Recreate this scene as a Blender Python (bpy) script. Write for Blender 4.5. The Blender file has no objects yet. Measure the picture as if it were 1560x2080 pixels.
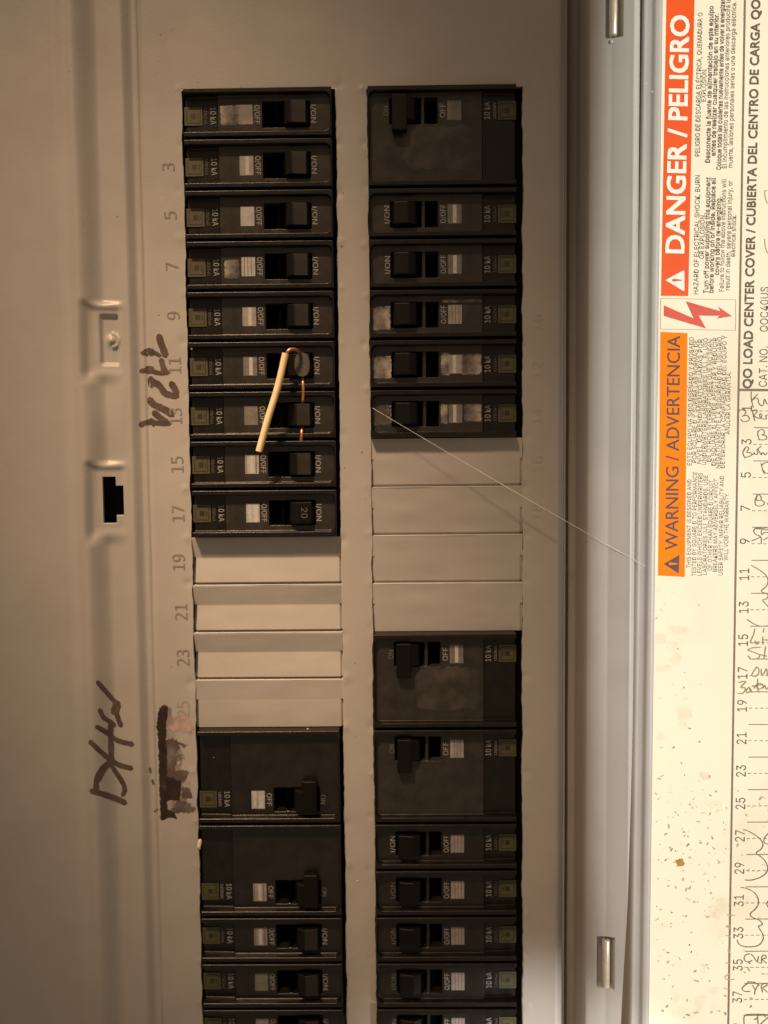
import bpy, bmesh, math, random, os
import numpy as np
from mathutils import Vector, Matrix

# ------------------------------------------------------------------ camera, light, exposure
SC = bpy.context.scene
COL = SC.collection
K = 0.001                                   # everything below is written in millimetres
RX, RY, RZ = 0.053193, 0.009086, -0.008872  # camera pose, solved from the panel's 19.05 mm breaker pitch
CAM = np.array([0.0, -301.774586, -145.92424])
FPX, CX, CY = 1562.0, 780.0, 1040.0
XL0, XL1, XR0, XR1 = -78.73, -19.75, -7.74, 51.66   # left / right edges of the two breaker columns
P0 = 19.05                                  # breaker pitch


def _rot(rx, ry, rz):
    cx, sx = np.cos(rx), np.sin(rx)
    cy, sy = np.cos(ry), np.sin(ry)
    cz, sz = np.cos(rz), np.sin(rz)
    return (np.array([[cz, -sz, 0], [sz, cz, 0], [0, 0, 1]]) @ np.array([[cy, 0, sy], [0, 1, 0], [-sy, 0, cy]])
            @ np.array([[1, 0, 0], [0, cx, -sx], [0, sx, cx]]))


M = _rot(RX, RY, RZ) @ np.array([[1, 0, 0], [0, 0, -1], [0, 1, 0]], float)   # world -> camera (x right, y down, z forward)

cam_data = bpy.data.cameras.new('camera')
cam = bpy.data.objects.new('camera', cam_data)
COL.objects.link(cam)
cam_data.sensor_width = 36
cam_data.lens = 36 * FPX / 2080
cam_data.sensor_fit = 'AUTO'
cam_data.clip_start, cam_data.clip_end = 0.01, 20
cam_data.dof.use_dof = True
cam_data.dof.focus_distance = 0.2915
cam_data.dof.aperture_fstop = 4.2
cm = Matrix.Identity(4)
for i in range(3):
    cm[i][0], cm[i][1], cm[i][2] = M[0][i], -M[1][i], -M[2][i]
    cm[i][3] = CAM[i] * K
cam.matrix_world = cm
SC.camera = cam

world = bpy.data.worlds.new('World')
SC.world = world
world.use_nodes = True
world.node_tree.nodes['Background'].inputs[0].default_value = (1.0, 0.72, 0.48, 1)
world.node_tree.nodes['Background'].inputs[1].default_value = 0.24


def spot(name, pos, aim, watts, color, angle, blend, radius):
    d = bpy.data.lights.new(name, 'SPOT')
    d.energy, d.color, d.spot_size, d.spot_blend, d.shadow_soft_size = watts, color, math.radians(angle), blend, radius * K
    o = bpy.data.objects.new(name, d)
    COL.objects.link(o)
    o.location = Vector(pos) * K
    o.rotation_euler = (Vector(aim) - Vector(pos)).to_track_quat('-Z', 'Y').to_euler()
    return o


spot('warm_lamp', (-370, -750, 1020), (-53, 0, -170), 172, (1.0, 0.66, 0.40), 9.8, 1.0, 80)
spot('key_lamp', (4862, -6250, -160), (4862, 0, -160), 2850.0, (1.0, 0.975, 0.92), 75.0, 0.0044, 4)  # cone edge set to imitate a shadow lying on the dead front
spot('added_low_spot', (520, -620, -540), (58, 0, -402), 36.0, (1.0, 0.96, 0.88), 9.8, 1.0, 6)  # unseen spot added to brighten the lower right of the dead front

SC.view_settings.view_transform = 'Standard'
SC.view_settings.look = 'None'
SC.view_settings.gamma = 1
SC.view_settings.exposure = 0
SC.view_settings.use_curve_mapping = False
SC.cycles.use_denoising = True
SC.cycles.max_bounces = 6
SC.cycles.sample_clamp_indirect = 4

RNG = random.Random(7)


# ------------------------------------------------------------------ pixel <-> world helpers
def ray(px, py):
    return M.T @ np.array([(px - CX) / FPX, (py - CY) / FPX, 1.0])


def P(px, py, d=0.0):
    """the point d millimetres in front of the dead front that the photograph shows at this pixel"""
    r = ray(px, py)
    return CAM + r * ((-d - CAM[1]) / r[1])


# door plane: hinged just beyond the flange, swung almost flat open
D_O = P(1300, 1040, 8)
_a, _b, _c = -0.027492, 0.02702, -0.014183
_u = np.array([math.cos(_a), -math.sin(_a), 0])
_v = np.array([0, math.sin(_b), math.cos(_b)])
_v = _v - _u * (_u @ _v)
_v /= np.linalg.norm(_v)
D_U = math.cos(_c) * _u + math.sin(_c) * _v
D_V = -math.sin(_c) * _u + math.cos(_c) * _v
D_N = np.cross(D_V, D_U)
if D_N[1] > 0:
    D_N = -D_N


def DUV(px, py):
    r = ray(px, py)
    n = D_N
    q = CAM + r * (((D_O - CAM) @ n) / (r @ n)) - D_O
    return np.array([q @ D_U, q @ D_V])


def DW(u, v, w=0.0):
    return D_O + D_U * u + D_V * v + D_N * w


# ------------------------------------------------------------------ materials
def mat(name, base, rough=0.5, metal=0.0, noise=None, bump=None, spec=0.5, coat=0.0, stains=None):
    m = bpy.data.materials.new(name)
    m.use_nodes = True
    nt = m.node_tree
    b = nt.nodes['Principled BSDF']
    b.inputs['Base Color'].default_value = (*base, 1)
    b.inputs['Roughness'].default_value = rough
    b.inputs['Metallic'].default_value = metal
    b.inputs['Specular IOR Level'].default_value = spec
    b.inputs['Coat Weight'].default_value = coat
    tc = nt.nodes.new('ShaderNodeTexCoord')
    if noise:
        scale, amount = noise
        n = nt.nodes.new('ShaderNodeTexNoise')
        n.inputs['Scale'].default_value = scale
        n.inputs['Detail'].default_value = 6
        n.inputs['Roughness'].default_value = 0.6
        nt.links.new(tc.outputs['Object'], n.inputs['Vector'])
        r = nt.nodes.new('ShaderNodeValToRGB')
        lo = tuple(max(0, c * (1 - amount)) for c in base)
        hi = tuple(min(1, c * (1 + amount)) for c in base)
        r.color_ramp.elements[0].position, r.color_ramp.elements[1].position = 0.3, 0.7
        r.color_ramp.elements[0].color, r.color_ramp.elements[1].color = (*lo, 1), (*hi, 1)
        nt.links.new(n.outputs['Fac'], r.inputs['Fac'])
        out = r.outputs['Color']
        if stains:
            col, sc, lo_, hi_ = stains
            n2 = nt.nodes.new('ShaderNodeTexNoise')
            n2.inputs['Scale'].default_value = sc
            n2.inputs['Detail'].default_value = 5
            nt.links.new(tc.outputs['Object'], n2.inputs['Vector'])
            r2 = nt.nodes.new('ShaderNodeMapRange')
            r2.inputs['From Min'].default_value, r2.inputs['From Max'].default_value = lo_, hi_
            nt.links.new(n2.outputs['Fac'], r2.inputs['Value'])
            mx = nt.nodes.new('ShaderNodeMix')
            mx.data_type = 'RGBA'
            mx.inputs['B'].default_value = (*col, 1)
            nt.links.new(r2.outputs['Result'], mx.inputs['Factor'])
            nt.links.new(out, mx.inputs['A'])
            out = mx.outputs['Result']
        nt.links.new(out, b.inputs['Base Color'])
        rr = nt.nodes.new('ShaderNodeMapRange')
        rr.inputs['To Min'].default_value, rr.inputs['To Max'].default_value = max(0.05, rough - 0.07), min(1, rough + 0.07)
        nt.links.new(n.outputs['Fac'], rr.inputs['Value'])
        nt.links.new(rr.outputs['Result'], b.inputs['Roughness'])
    if bump:
        scale, dist = bump
        n = nt.nodes.new('ShaderNodeTexNoise')
        n.inputs['Scale'].default_value = scale
        n.inputs['Detail'].default_value = 3
        nt.links.new(tc.outputs['Object'], n.inputs['Vector'])
        bp = nt.nodes.new('ShaderNodeBump')
        bp.inputs['Strength'].default_value = 1.0
        bp.inputs['Distance'].default_value = dist * K
        nt.links.new(n.outputs['Fac'], bp.inputs['Height'])
        nt.links.new(bp.outputs['Normal'], b.inputs['Normal'])
    return m


PAINT = mat('grey_panel_paint', (0.40, 0.385, 0.365), 0.42, noise=(45, 0.05), bump=(700, 0.035))
STAMP_SHADE_NICKS = mat('stamp_shading_and_nicks', (0.225, 0.20, 0.175), 0.5, noise=(300, 0.15))  # painted-in shading of the stamped numbers; also colours the paint nicks
STAMP_SHADE = mat('stamp_shading', (0.335, 0.315, 0.29), 0.45, noise=(300, 0.1))
STAMP_SHADE_FAINT = mat('faint_stamp_shading', (0.375, 0.36, 0.34), 0.45, noise=(300, 0.1))
BOX = mat('box_interior', (0.030, 0.027, 0.024), 0.8, noise=(40, 0.3))
PLASTIC = mat('breaker_plastic', (0.0075, 0.006, 0.0048), 0.30, noise=(260, 0.35), bump=(1500, 0.02), spec=0.4)
FACEP = mat('breaker_faceplate', (0.026, 0.0225, 0.0195), 0.30, noise=(140, 0.40), bump=(160, 0.10))  # black plastic made paler; its reflected glow is put into the colour
FACEP_D = mat('dark_shaded_faceplate', (0.0115, 0.0095, 0.0078), 0.30, noise=(140, 0.40), bump=(160, 0.10))  # darker left doubles; on the lower singles it paints in the light falloff
HANDLE = mat('handle_plastic', (0.0035, 0.003, 0.0025), 0.5, noise=(400, 0.3), bump=(1500, 0.02), spec=0.2)
HANDLE_G = mat('grey_handle_plastic', (0.075, 0.07, 0.062), 0.5, noise=(400, 0.2), bump=(1500, 0.02))
HOLLOW = mat('handle_hollow', (0.002, 0.002, 0.002), 1.0, spec=0.0)
def ragged(m, scale, lo, hi, amax=1.0):
    nt = m.node_tree
    tc = nt.nodes.new('ShaderNodeTexCoord')
    n = nt.nodes.new('ShaderNodeTexNoise')
    n.inputs['Scale'].default_value = scale
    n.inputs['Detail'].default_value = 6
    mr = nt.nodes.new('ShaderNodeMapRange')
    mr.inputs['From Min'].default_value, mr.inputs['From Max'].default_value = lo, hi
    mr.inputs['To Max'].default_value = amax
    nt.links.new(tc.outputs['Object'], n.inputs['Vector'])
    nt.links.new(n.outputs['Fac'], mr.inputs['Value'])
    nt.links.new(mr.outputs['Result'], nt.nodes['Principled BSDF'].inputs['Alpha'])
    return m


INKW = mat('pale_print', (0.29, 0.285, 0.28), 0.6, noise=(900, 0.3))
INKD = mat('dim_print', (0.12, 0.115, 0.11), 0.6, noise=(900, 0.35))
OLIVE = mat('emblem_olive', (0.068, 0.063, 0.027), 0.5, noise=(500, 0.2))
OLIVE_D = mat('emblem_dark', (0.020, 0.018, 0.009), 0.5)
STICK = [mat('sticker_tan', (0.27, 0.25, 0.23), 0.55, noise=(400, 0.25)),
         mat('sticker_pale', (0.36, 0.36, 0.34), 0.5, noise=(400, 0.25)),
         mat('sticker_dull', (0.15, 0.14, 0.125), 0.55, noise=(400, 0.3)),
         mat('sticker_rose', (0.25, 0.21, 0.21), 0.55, noise=(400, 0.25))]
BARM = mat('sticker_print', (0.13, 0.125, 0.12), 0.6)
BARL = mat('sticker_bar', (0.45, 0.45, 0.44), 0.45, noise=(600, 0.2))
SMEAR_REFLECT = mat('smear_and_reflection', (0.30, 0.265, 0.235), 0.4, noise=(160, 0.45))  # real smears in the left column; painted-in reflections in the right
REFLECT_HAZE = mat('reflected_haze', (0.115, 0.10, 0.09), 0.4, noise=(120, 0.4))  # reflected haze on right-column faces, painted as patches
ragged(SMEAR_REFLECT, 170, 0.30, 0.62, 0.95)
ragged(REFLECT_HAZE, 70, 0.36, 0.80, 0.75)
MARKER = mat('brown_marker', (0.088, 0.060, 0.050), 0.5, noise=(160, 0.4))
MARKER_D = mat('dark_marker', (0.026, 0.014, 0.011), 0.45, noise=(200, 0.3))
RESIDUE = mat('sticky_residue', (0.105, 0.068, 0.058), 0.45, noise=(120, 0.5))
SMUDGE = mat('ink_smudge', (0.16, 0.115, 0.10), 0.5, noise=(90, 0.3))
RESIDUE_P = mat('torn_paper_residue', (0.46, 0.35, 0.315), 0.7, noise=(200, 0.2))
ragged(SMUDGE, 70, 0.30, 0.75, 0.7)
ragged(RESIDUE, 110, 0.22, 0.60, 0.85)
ragged(MARKER_D, 90, 0.12, 0.44, 0.97)
ragged(RESIDUE_P, 220, 0.33, 0.55, 0.9)
PAPER = mat('label_paper', (0.86, 0.795, 0.615), 0.6, noise=(30, 0.025), spec=0.25, stains=((0.60, 0.47, 0.29), 14, 0.50, 0.85))
RED = mat('danger_red', (0.78, 0.095, 0.012), 0.5, noise=(60, 0.05), spec=0.2)
ORANGE = mat('warning_orange', (0.90, 0.225, 0.002), 0.6, noise=(60, 0.05), spec=0.1)
WHITE = mat('label_white', (0.88, 0.83, 0.72), 0.6)
INK = mat('label_ink', (0.12, 0.085, 0.055), 0.7)
INK_S = mat('label_small_ink', (0.14, 0.10, 0.062), 0.7)
RULE = mat('label_rule', (0.20, 0.14, 0.09), 0.7)
MAROON = mat('warning_ink', (0.075, 0.022, 0.022), 0.6)
BOLTM = mat('bolt_red', (0.62, 0.055, 0.015), 0.55)
PEN = mat('ballpoint_ink', (0.15, 0.11, 0.06), 0.6)
PEN_O = mat('faded_pen_ink', (0.30, 0.25, 0.11), 0.6)
GHOST = mat('faint_pen_ink', (0.50, 0.36, 0.24), 0.7)
MOULD = mat('mould_grey', (0.50, 0.42, 0.28), 0.9)
MOULD_D = mat('mould_dark', (0.31, 0.25, 0.15), 0.9)
STAIN = mat('damp_stain', (0.66, 0.56, 0.38), 0.8, noise=(120, 0.1))
ragged(STAIN, 90, 0.40, 0.95, 0.42)
RUST = mat('rust_brown', (0.40, 0.20, 0.055), 0.8, noise=(600, 0.3))
STEEL = mat('plated_pin', (0.80, 0.74, 0.60), 0.38, metal=0.45, noise=(300, 0.1), bump=(900, 0.01))
COPPER = mat('bare_copper', (0.85, 0.36, 0.17), 0.35, metal=0.85, noise=(700, 0.2))
INSUL = mat('cream_insulation', (0.88, 0.70, 0.42), 0.5, noise=(500, 0.06), bump=(1400, 0.02))
INSUL_C = mat('cut_insulation_end', (0.62, 0.48, 0.30), 0.7)
SILK = mat('spider_silk', (0.92, 0.90, 0.86), 0.3)
SILK.node_tree.nodes['Principled BSDF'].inputs['Alpha'].default_value = 0.9
DUST = mat('dust', (0.60, 0.56, 0.50), 0.8)
CRUMB = mat('plaster', (0.72, 0.62, 0.48), 0.8, noise=(500, 0.15))

# ------------------------------------------------------------------ object helpers
ROOT_AT = {}


def thing(name, label, cat, loc=(0, 0, 0), roty=0.0, group=None):
    o = bpy.data.objects.new(name, None)
    COL.objects.link(o)
    o.empty_display_size = 0.01
    o.location = Vector(loc) * K
    o.rotation_euler = (0, roty, 0)
    o['label'], o['category'] = label, cat
    if group:
        o['group'] = group
    ROOT_AT[o.name] = np.array(loc, float)
    return o


def origin_of(parent):
    p = parent
    while p is not None and p.parent is not None:
        p = p.parent
    return ROOT_AT.get(p.name, np.zeros(3)) if p is not None else np.zeros(3)


def mesh(name, verts, faces, mats, idx=None, smooth=False):
    me = bpy.data.meshes.new(name)
    me.from_pydata([tuple(float(c) * K for c in v) for v in verts], [], faces)
    for m in (mats if isinstance(mats, (list, tuple)) else [mats]):
        me.materials.append(m)
    if idx is not None:
        me.polygons.foreach_set('material_index', idx)
    if smooth:
        me.polygons.foreach_set('use_smooth', [True] * len(me.polygons))
    me.update()
    return me


def link(name, me, parent=None, bevel=0.0):
    o = bpy.data.objects.new(name, me)
    COL.objects.link(o)
    o.parent = parent
    if bevel:
        b = o.modifiers.new('bevel', 'BEVEL')
        b.width, b.segments, b.limit_method = bevel * K, 3, 'ANGLE'
    return o


def obj(name, verts, faces, mats, parent=None, idx=None, smooth=False, bevel=0.0, local=False):
    v = np.asarray(verts, float)
    if not local and parent is not None:
        v = v - origin_of(parent)
    return link(name, mesh(name, v, faces, mats, idx, smooth), parent, bevel)


class G:
    def __init__(s):
        s.v, s.f, s.i = [], [], []

    def add(s, verts, faces, mi=0):
        n = len(s.v)
        s.v += [tuple(v) for v in verts]
        s.f += [tuple(n + a for a in f) for f in faces]
        s.i += [mi] * len(faces)

    def box(s, a, b, mi=0):
        (x0, y0, z0), (x1, y1, z1) = a, b
        s.add([(x0, y0, z0), (x1, y0, z0), (x1, y1, z0), (x0, y1, z0), (x0, y0, z1), (x1, y0, z1), (x1, y1, z1), (x0, y1, z1)],
              [(0, 3, 2, 1), (4, 5, 6, 7), (0, 1, 5, 4), (1, 2, 6, 5), (2, 3, 7, 6), (3, 0, 4, 7)], mi)

    def obj(s, name, mats, parent=None, **kw):
        return obj(name, s.v, s.f, mats, parent, idx=s.i, **kw)


def grid(xs, zs, fn, skip=None, wall=None):
    """height field seen from -Y: fn(X,Z)->(X,depth,Z); cells whose centre satisfies skip are left out;
    wall: how far the rim of a left-out cell is folded back"""
    X, Z = np.meshgrid(np.asarray(xs, float), np.asarray(zs, float), indexing='ij')
    xx, dd, zz = fn(X.ravel(), Z.ravel())
    V = np.stack([xx, -dd, zz], 1)
    nx, nz = len(xs), len(zs)
    I = np.arange(nx * nz).reshape(nx, nz)
    q = np.stack([I[:-1, :-1], I[1:, :-1], I[1:, 1:], I[:-1, 1:]], -1).reshape(-1, 4)
    faces = q
    if skip is not None:
        cx = (X[:-1, :-1] + X[1:, 1:]).ravel() / 2
        cz = (Z[:-1, :-1] + Z[1:, 1:]).ravel() / 2
        keep = ~skip(cx, cz)
        faces = q[keep]
        if wall:
            K2 = keep.reshape(nx - 1, nz - 1)
            extra_v, extra_f, n = [], [], len(V)
            back = {}

            def bk(i):
                if i not in back:
                    back[i] = n + len(extra_v)
                    extra_v.append(V[i] + np.array([0, wall, 0]))
                return back[i]
            for (di, dj, e) in ((1, 0, 'x'), (0, 1, 'z')):
                A = K2[:-1, :] if e == 'x' else K2[:, :-1]
                B = K2[1:, :] if e == 'x' else K2[:, 1:]
                for i, j in np.argwhere(A != B):
                    if e == 'x':
                        a, b = int(I[i + 1, j]), int(I[i + 1, j + 1])
                    else:
                        a, b = int(I[i, j + 1]), int(I[i + 1, j + 1])
                    extra_f.append((a, b, bk(b), bk(a)))
            if extra_v:
                V = np.vstack([V, np.array(extra_v)])
                return V, [tuple(map(int, f)) for f in faces] + extra_f
    return V, [tuple(map(int, f)) for f in faces]


def ss(x, a, b):
    t = np.clip((x - a) / (b - a), 0, 1)
    return t * t * (3 - 2 * t)


def lin(a, b, step):
    return list(np.linspace(a, b, max(2, int(abs(b - a) / step) + 1)))


def uniq(vals, eps=0.02):
    out = []
    for v in sorted(vals):
        if not out or v - out[-1] > eps:
            out.append(v)
    return out


# value noise for dents and waviness
_NT = np.random.RandomState(3).rand(512)


def n1(x, seed=0):
    x = np.asarray(x, float) + seed * 37.7
    i = np.floor(x).astype(int)
    t = x - i
    t = t * t * (3 - 2 * t)
    return _NT[i % 512] * (1 - t) + _NT[(i + 1) % 512] * t - 0.5


def n2(x, z, seed=0):
    x = np.asarray(x, float) + seed * 17.3
    z = np.asarray(z, float) + seed * 9.1
    i, j = np.floor(x).astype(int), np.floor(z).astype(int)
    tx, tz = x - i, z - j
    tx, tz = tx * tx * (3 - 2 * tx), tz * tz * (3 - 2 * tz)
    h = lambda a, b: _NT[(a * 57 + b * 131) % 512]
    return (h(i, j) * (1 - tx) + h(i + 1, j) * tx) * (1 - tz) + (h(i, j + 1) * (1 - tx) + h(i + 1, j + 1) * tx) * tz - 0.5


# ------------------------------------------------------------------ lettering
def _font(name):
    try:
        return bpy.data.fonts.load(os.path.join(bpy.utils.system_resource('DATAFILES'), 'fonts', name))
    except Exception:
        return None


FONT = _font('Inter.woff2')
FONT_M = _font('DejaVuSansMono.woff2')
_TX = {}


def glyphs(s, bold=0.0, plain=False):
    """flat outline mesh of a line of text: vertices scaled to capital height 1, faces, length"""
    key = (s, bold, plain)
    if key in _TX:
        return _TX[key]
    cu = bpy.data.curves.new('t', 'FONT')
    fo = None if plain == 'built-in' else FONT_M if plain else FONT
    if fo is not None:
        cu.font = fo
    cu.resolution_u = 3
    cu.body = s if plain else s.replace('I', '\u0399')
    cu.offset = bold
    o = bpy.data.objects.new('t', cu)
    COL.objects.link(o)
    dg = bpy.context.evaluated_depsgraph_get()
    me = o.evaluated_get(dg).to_mesh()
    v = np.array([tuple(p.co) for p in me.vertices]) if len(me.vertices) else np.zeros((1, 3))
    f = [tuple(p.vertices) for p in me.polygons]
    o.to_mesh_clear()
    bpy.data.objects.remove(o)
    bpy.data.curves.remove(cu)
    if s == 'H':
        cap = v[:, 1].max() - v[:, 1].min()
    else:
        cap = glyphs('H', 0.0, plain)[3]
    x0 = v[:, 0].min()
    v = np.stack([(v[:, 0] - x0) / cap, v[:, 1] / cap], 1)
    r = (v, f, v[:, 0].max(), cap)
    _TX[key] = r
    return r


def text_on(g, place, s, a, b, cap, up, bold=0.0, mi=0, plain=False, w=0.05):
    if bold:
        d = (np.array(b, float) - np.array(a, float))
        d = d / np.linalg.norm(d) * cap * bold
        u_ = np.array(up, float) * cap * bold
        for n, (i, j) in enumerate(((-1, -1), (1, -1), (1, 1), (-1, 1)) if bold > 0.015 else ((-1, 0), (1, 0))):
            o = d * i + u_ * j
            text_on(g, place, s, np.array(a, float) + o, np.array(b, float) + o, cap, up, 0.0, mi, plain, w + 0.03 * n)
        return
    """write s from a to b (2-D surface coordinates); cap = capital height, up = 2-D unit vector; place(u,v,w)->3-D"""
    v, f, L, _ = glyphs(s, bold, plain)
    a, b, up = np.array(a, float), np.array(b, float), np.array(up, float)
    q = a + np.outer(v[:, 0] / L, b - a) + np.outer(v[:, 1] * cap, up)
    g.add([place(x, y, w) for x, y in q], f, mi)


def ribbon(g, place, pts, width, mi=0, w=0.06, taper=0.15, steps=5, wob=0.0):
    """a pen stroke: a smooth polyline with round ends laid on a surface"""
    p = np.array(pts, float)
    if len(p) > 2:
        out = []
        e = np.vstack([2 * p[0] - p[1], p, 2 * p[-1] - p[-2]])
        for i in range(1, len(e) - 2):
            for t in np.linspace(0, 1, steps, endpoint=False):
                out.append(0.5 * ((2 * e[i]) + (-e[i - 1] + e[i + 1]) * t + (2 * e[i - 1] - 5 * e[i] + 4 * e[i + 1] - e[i + 2]) * t * t
                                  + (-e[i - 1] + 3 * e[i] - 3 * e[i + 1] + e[i + 2]) * t ** 3))
        out.append(p[-1])
        p = np.array(out)
    else:
        p = np.array([p[0] + (p[1] - p[0]) * t for t in np.linspace(0, 1, 6)])
    d = np.gradient(p, axis=0)
    d /= np.linalg.norm(d, axis=1)[:, None] + 1e-9
    nrm = np.stack([-d[:, 1], d[:, 0]], 1)
    n = len(p)
    hw = np.full(n, width / 2)
    if wob:
        hw *= 1 + wob * np.array([n1(i * 0.45, RNG.randint(0, 99)) for i in range(n)])
    # round ends
    P2, H = [p[0] - d[0] * width * 0.42], [width * 0.2]
    P2 += list(p)
    H += list(hw)
    P2.append(p[-1] + d[-1] * width * 0.42)
    H.append(width * (0.2 - taper * 0.5 if taper < 0.4 else 0.05))
    NR = [nrm[0]] + list(nrm) + [nrm[-1]]
    vs, fs = [], []
    for c, h, m_ in zip(P2, H, NR):
        for k in (-1, 0, 1):
            q = c + m_ * h * k
            vs.append(place(q[0], q[1], w))
    for i in range(len(P2) - 1):
        for k in (0, 1):
            a = i * 3 + k
            fs.append((a, a + 1, a + 4, a + 3))
    g.add(vs, fs, mi)


def tube(pts, r, seg=14, cap=True, radii=None):
    p = np.array(pts, float)
    n = len(p)
    t = np.gradient(p, axis=0)
    t /= np.linalg.norm(t, axis=1)[:, None]
    ref = np.array([0.0, 1.0, 0.0]) if abs(t[0][1]) < 0.9 else np.array([1.0, 0, 0])
    V, F = [], []
    for i in range(n):
        a = np.cross(t[i], ref)
        a /= np.linalg.norm(a)
        b = np.cross(t[i], a)
        rr = radii[i] if radii is not None else r
        for k in range(seg):
            th = 2 * math.pi * k / seg
            V.append(p[i] + rr * (math.cos(th) * a + math.sin(th) * b))
    for i in range(n - 1):
        for k in range(seg):
            F.append((i * seg + k, i * seg + (k + 1) % seg, (i + 1) * seg + (k + 1) % seg, (i + 1) * seg + k))
    if cap:
        F.append(tuple(range(seg))[::-1])
        F.append(tuple((n - 1) * seg + k for k in range(seg)))
    return V, F


def spline(pts, steps=8):
    p = np.array(pts, float)
    e = np.vstack([2 * p[0] - p[1], p, 2 * p[-1] - p[-2]])
    out = []
    for i in range(1, len(e) - 2):
        for t in np.linspace(0, 1, steps, endpoint=False):
            out.append(0.5 * ((2 * e[i]) + (-e[i - 1] + e[i + 1]) * t + (2 * e[i - 1] - 5 * e[i] + 4 * e[i + 1] - e[i + 2]) * t * t
                              + (-e[i - 1] + 3 * e[i] - 3 * e[i + 1] + e[i + 2]) * t ** 3))
    out.append(p[-1])
    return np.array(out)


# ------------------------------------------------------------------ the panel cover
ZTOP, ZBOT = 75.0, -420.0
# openings cut in the dead front (column, first row, last row + 1)
OPEN = [(XL0, XL1, 0, 9), (XL0, XL1, 13, 24), (XR0, XR1, 0, 7), (XR0, XR1, 11, 24)]
BLANKS = [('L', k) for k in (9, 10, 11, 12)] + [('R', k) for k in (7, 8, 9, 10)]

XA = P(176, 1040, 6)[0]
XB = P(226, 1040, 2.4)[0]
XC = P(270, 1040, 2.2)[0]
XD = P(294, 1040, 0)[0]
XE = P(306, 1040, 0)[0]
ZP1 = (P(215, 624, 3)[2], P(215, 757, 3)[2])       # plain latch pocket, top / bottom
ZP2 = (P(225, 948, 3)[2], P(225, 1082, 3)[2])      # slotted latch pocket
XPK = (P(190, 1040, 5)[0], P(256, 1040, 2.5)[0])

DENTS = []
_dr = random.Random(11)
for k in range(0, 22):
    for (x, side) in ((XL1, 1), (XR0, -1), (XR1, 1), (XL0, -1)):
        if _dr.random() < 0.8:
            DENTS.append((x + side * _dr.uniform(0.6, 2.2), -k * P0 + _dr.uniform(-2.0, 2.0), _dr.choice((-1, -1, 1)) * _dr.uniform(0.12, 0.42), _dr.uniform(0.8, 1.7)))


def box_in(v, lo, hi, soft):
    return ss(v, lo - soft, lo + soft) * (1 - ss(v, hi - soft, hi + soft))


def cover_h(X, Z):
    X, Z = np.asarray(X, float), np.asarray(Z, float)
    h = 7.6 + 0.15 * np.clip(XA - 7 - X, 0, 60)
    h = h + 0.35 * np.exp(-((X - (XA - 3.0)) / 2.0) ** 2)
    wob = 0.5 * n1(Z / 40.0, 2)
    h = h - 5.1 * ss(X, XA + wob, XB + wob)
    # a slow swell between the latch pockets
    zm = (ZP1[1] + ZP2[0]) / 2
    h = h + 0.55 * np.exp(-((Z - zm) / 13.0) ** 2) * box_in(X, XA + 3, XC - 2, 2.5)
    for i, (z1, z0) in enumerate((ZP1, ZP2)):
        m = box_in(X, XPK[0], XPK[1], 1.9) * ss(Z, z0 - 2.0, z0 + 2.5) * (1 - ss(Z, z1 - 2.0, z1 + 1.4))
        lip = box_in(X, XPK[0] - 1.5, XPK[1] + 1.0, 1.8) * ss(Z, z0 - 5.5, z0 + 0.5) * (1 - ss(Z, z1 - 0.5, z1 + 3.0))
        flat = 5.0 - 0.2 * (X - XPK[0])
        h = h * (1 - lip) + (flat + 0.7 * ss(Z, z0, z1)) * lip * (1 - m) + (flat - 0.5) * m * lip + h * 0
        if i == 0:
            # pressed hollow with a curled ear
            c = P(222, 690, 2.5)
            xs0, xs1 = P(207, 690, 2.5)[0], P(240, 690, 2.5)[0]
            tr = box_in(X, xs0, xs1, 0.7) * box_in(Z, z0 + 3.2, z1 - 3.2, 0.8)
            h = h - 1.3 * tr
            r = np.hypot(X - P(228, 692, 2)[0], Z - P(228, 692, 2)[2])
            h = h + 1.5 * np.exp(-(r / 1.7) ** 2) + 0.7 * np.exp(-((r - 2.6) / 0.6) ** 2) * (X > P(228, 692, 2)[0])
    h = h - 2.4 * ss(X, XC, XD)
    h = h - 0.55 * np.exp(-((X - XE) / 0.7) ** 2)
    on = X > XE
    d = np.zeros_like(h)
    for (x, z, a, r) in DENTS:
        d = d + a * np.exp(-(((X - x) / r) ** 2 + ((Z - z) / (r * 1.2)) ** 2))
    d = d + 0.55 * n2(X / 26.0, Z / 30.0, 1) * 0.6 + 0.16 * n2(X / 9.0, Z / 11.0, 4)
    h = h + np.where(on, d, 0.10 * n2(X / 14.0, Z / 40.0, 5))
    # rounded right-hand edge folding back
    x0 = P(1128, 1040, 0)[0]
    x1 = P(1147, 1040, -2)[0]
    t = np.clip((X - x0) / (x1 - x0), 0, 1)
    h = h - 4.5 * t ** 2.4
    return h


cover = thing('panel_cover', 'grey painted steel dead front cover with two columns of breaker openings and stamped circuit numbers', 'panel cover', (-15, 0, -200))


def PH(px, py):
    """pixel -> point on the pressed cover"""
    d = 1.0
    for _ in range(6):
        q = P(px, py, d)
        d = float(cover_h(q[0], q[2]))
    return P(px, py, d)


def on_cover(px, py, w):
    q = PH(px, py)
    r = ray(px, py)
    return q - r / np.linalg.norm(r) * w


def on_cover_many(px, py, w):
    R_ = (M.T @ np.stack([(np.asarray(px) - CX) / FPX, (np.asarray(py) - CY) / FPX, np.ones(len(px))])).T
    d = np.ones(len(px))
    for _ in range(6):
        q = CAM + R_ * ((-d - CAM[1]) / R_[:, 1])[:, None]
        d = cover_h(q[:, 0], q[:, 2])
    return q - R_ / np.linalg.norm(R_, axis=1)[:, None] * w


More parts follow.
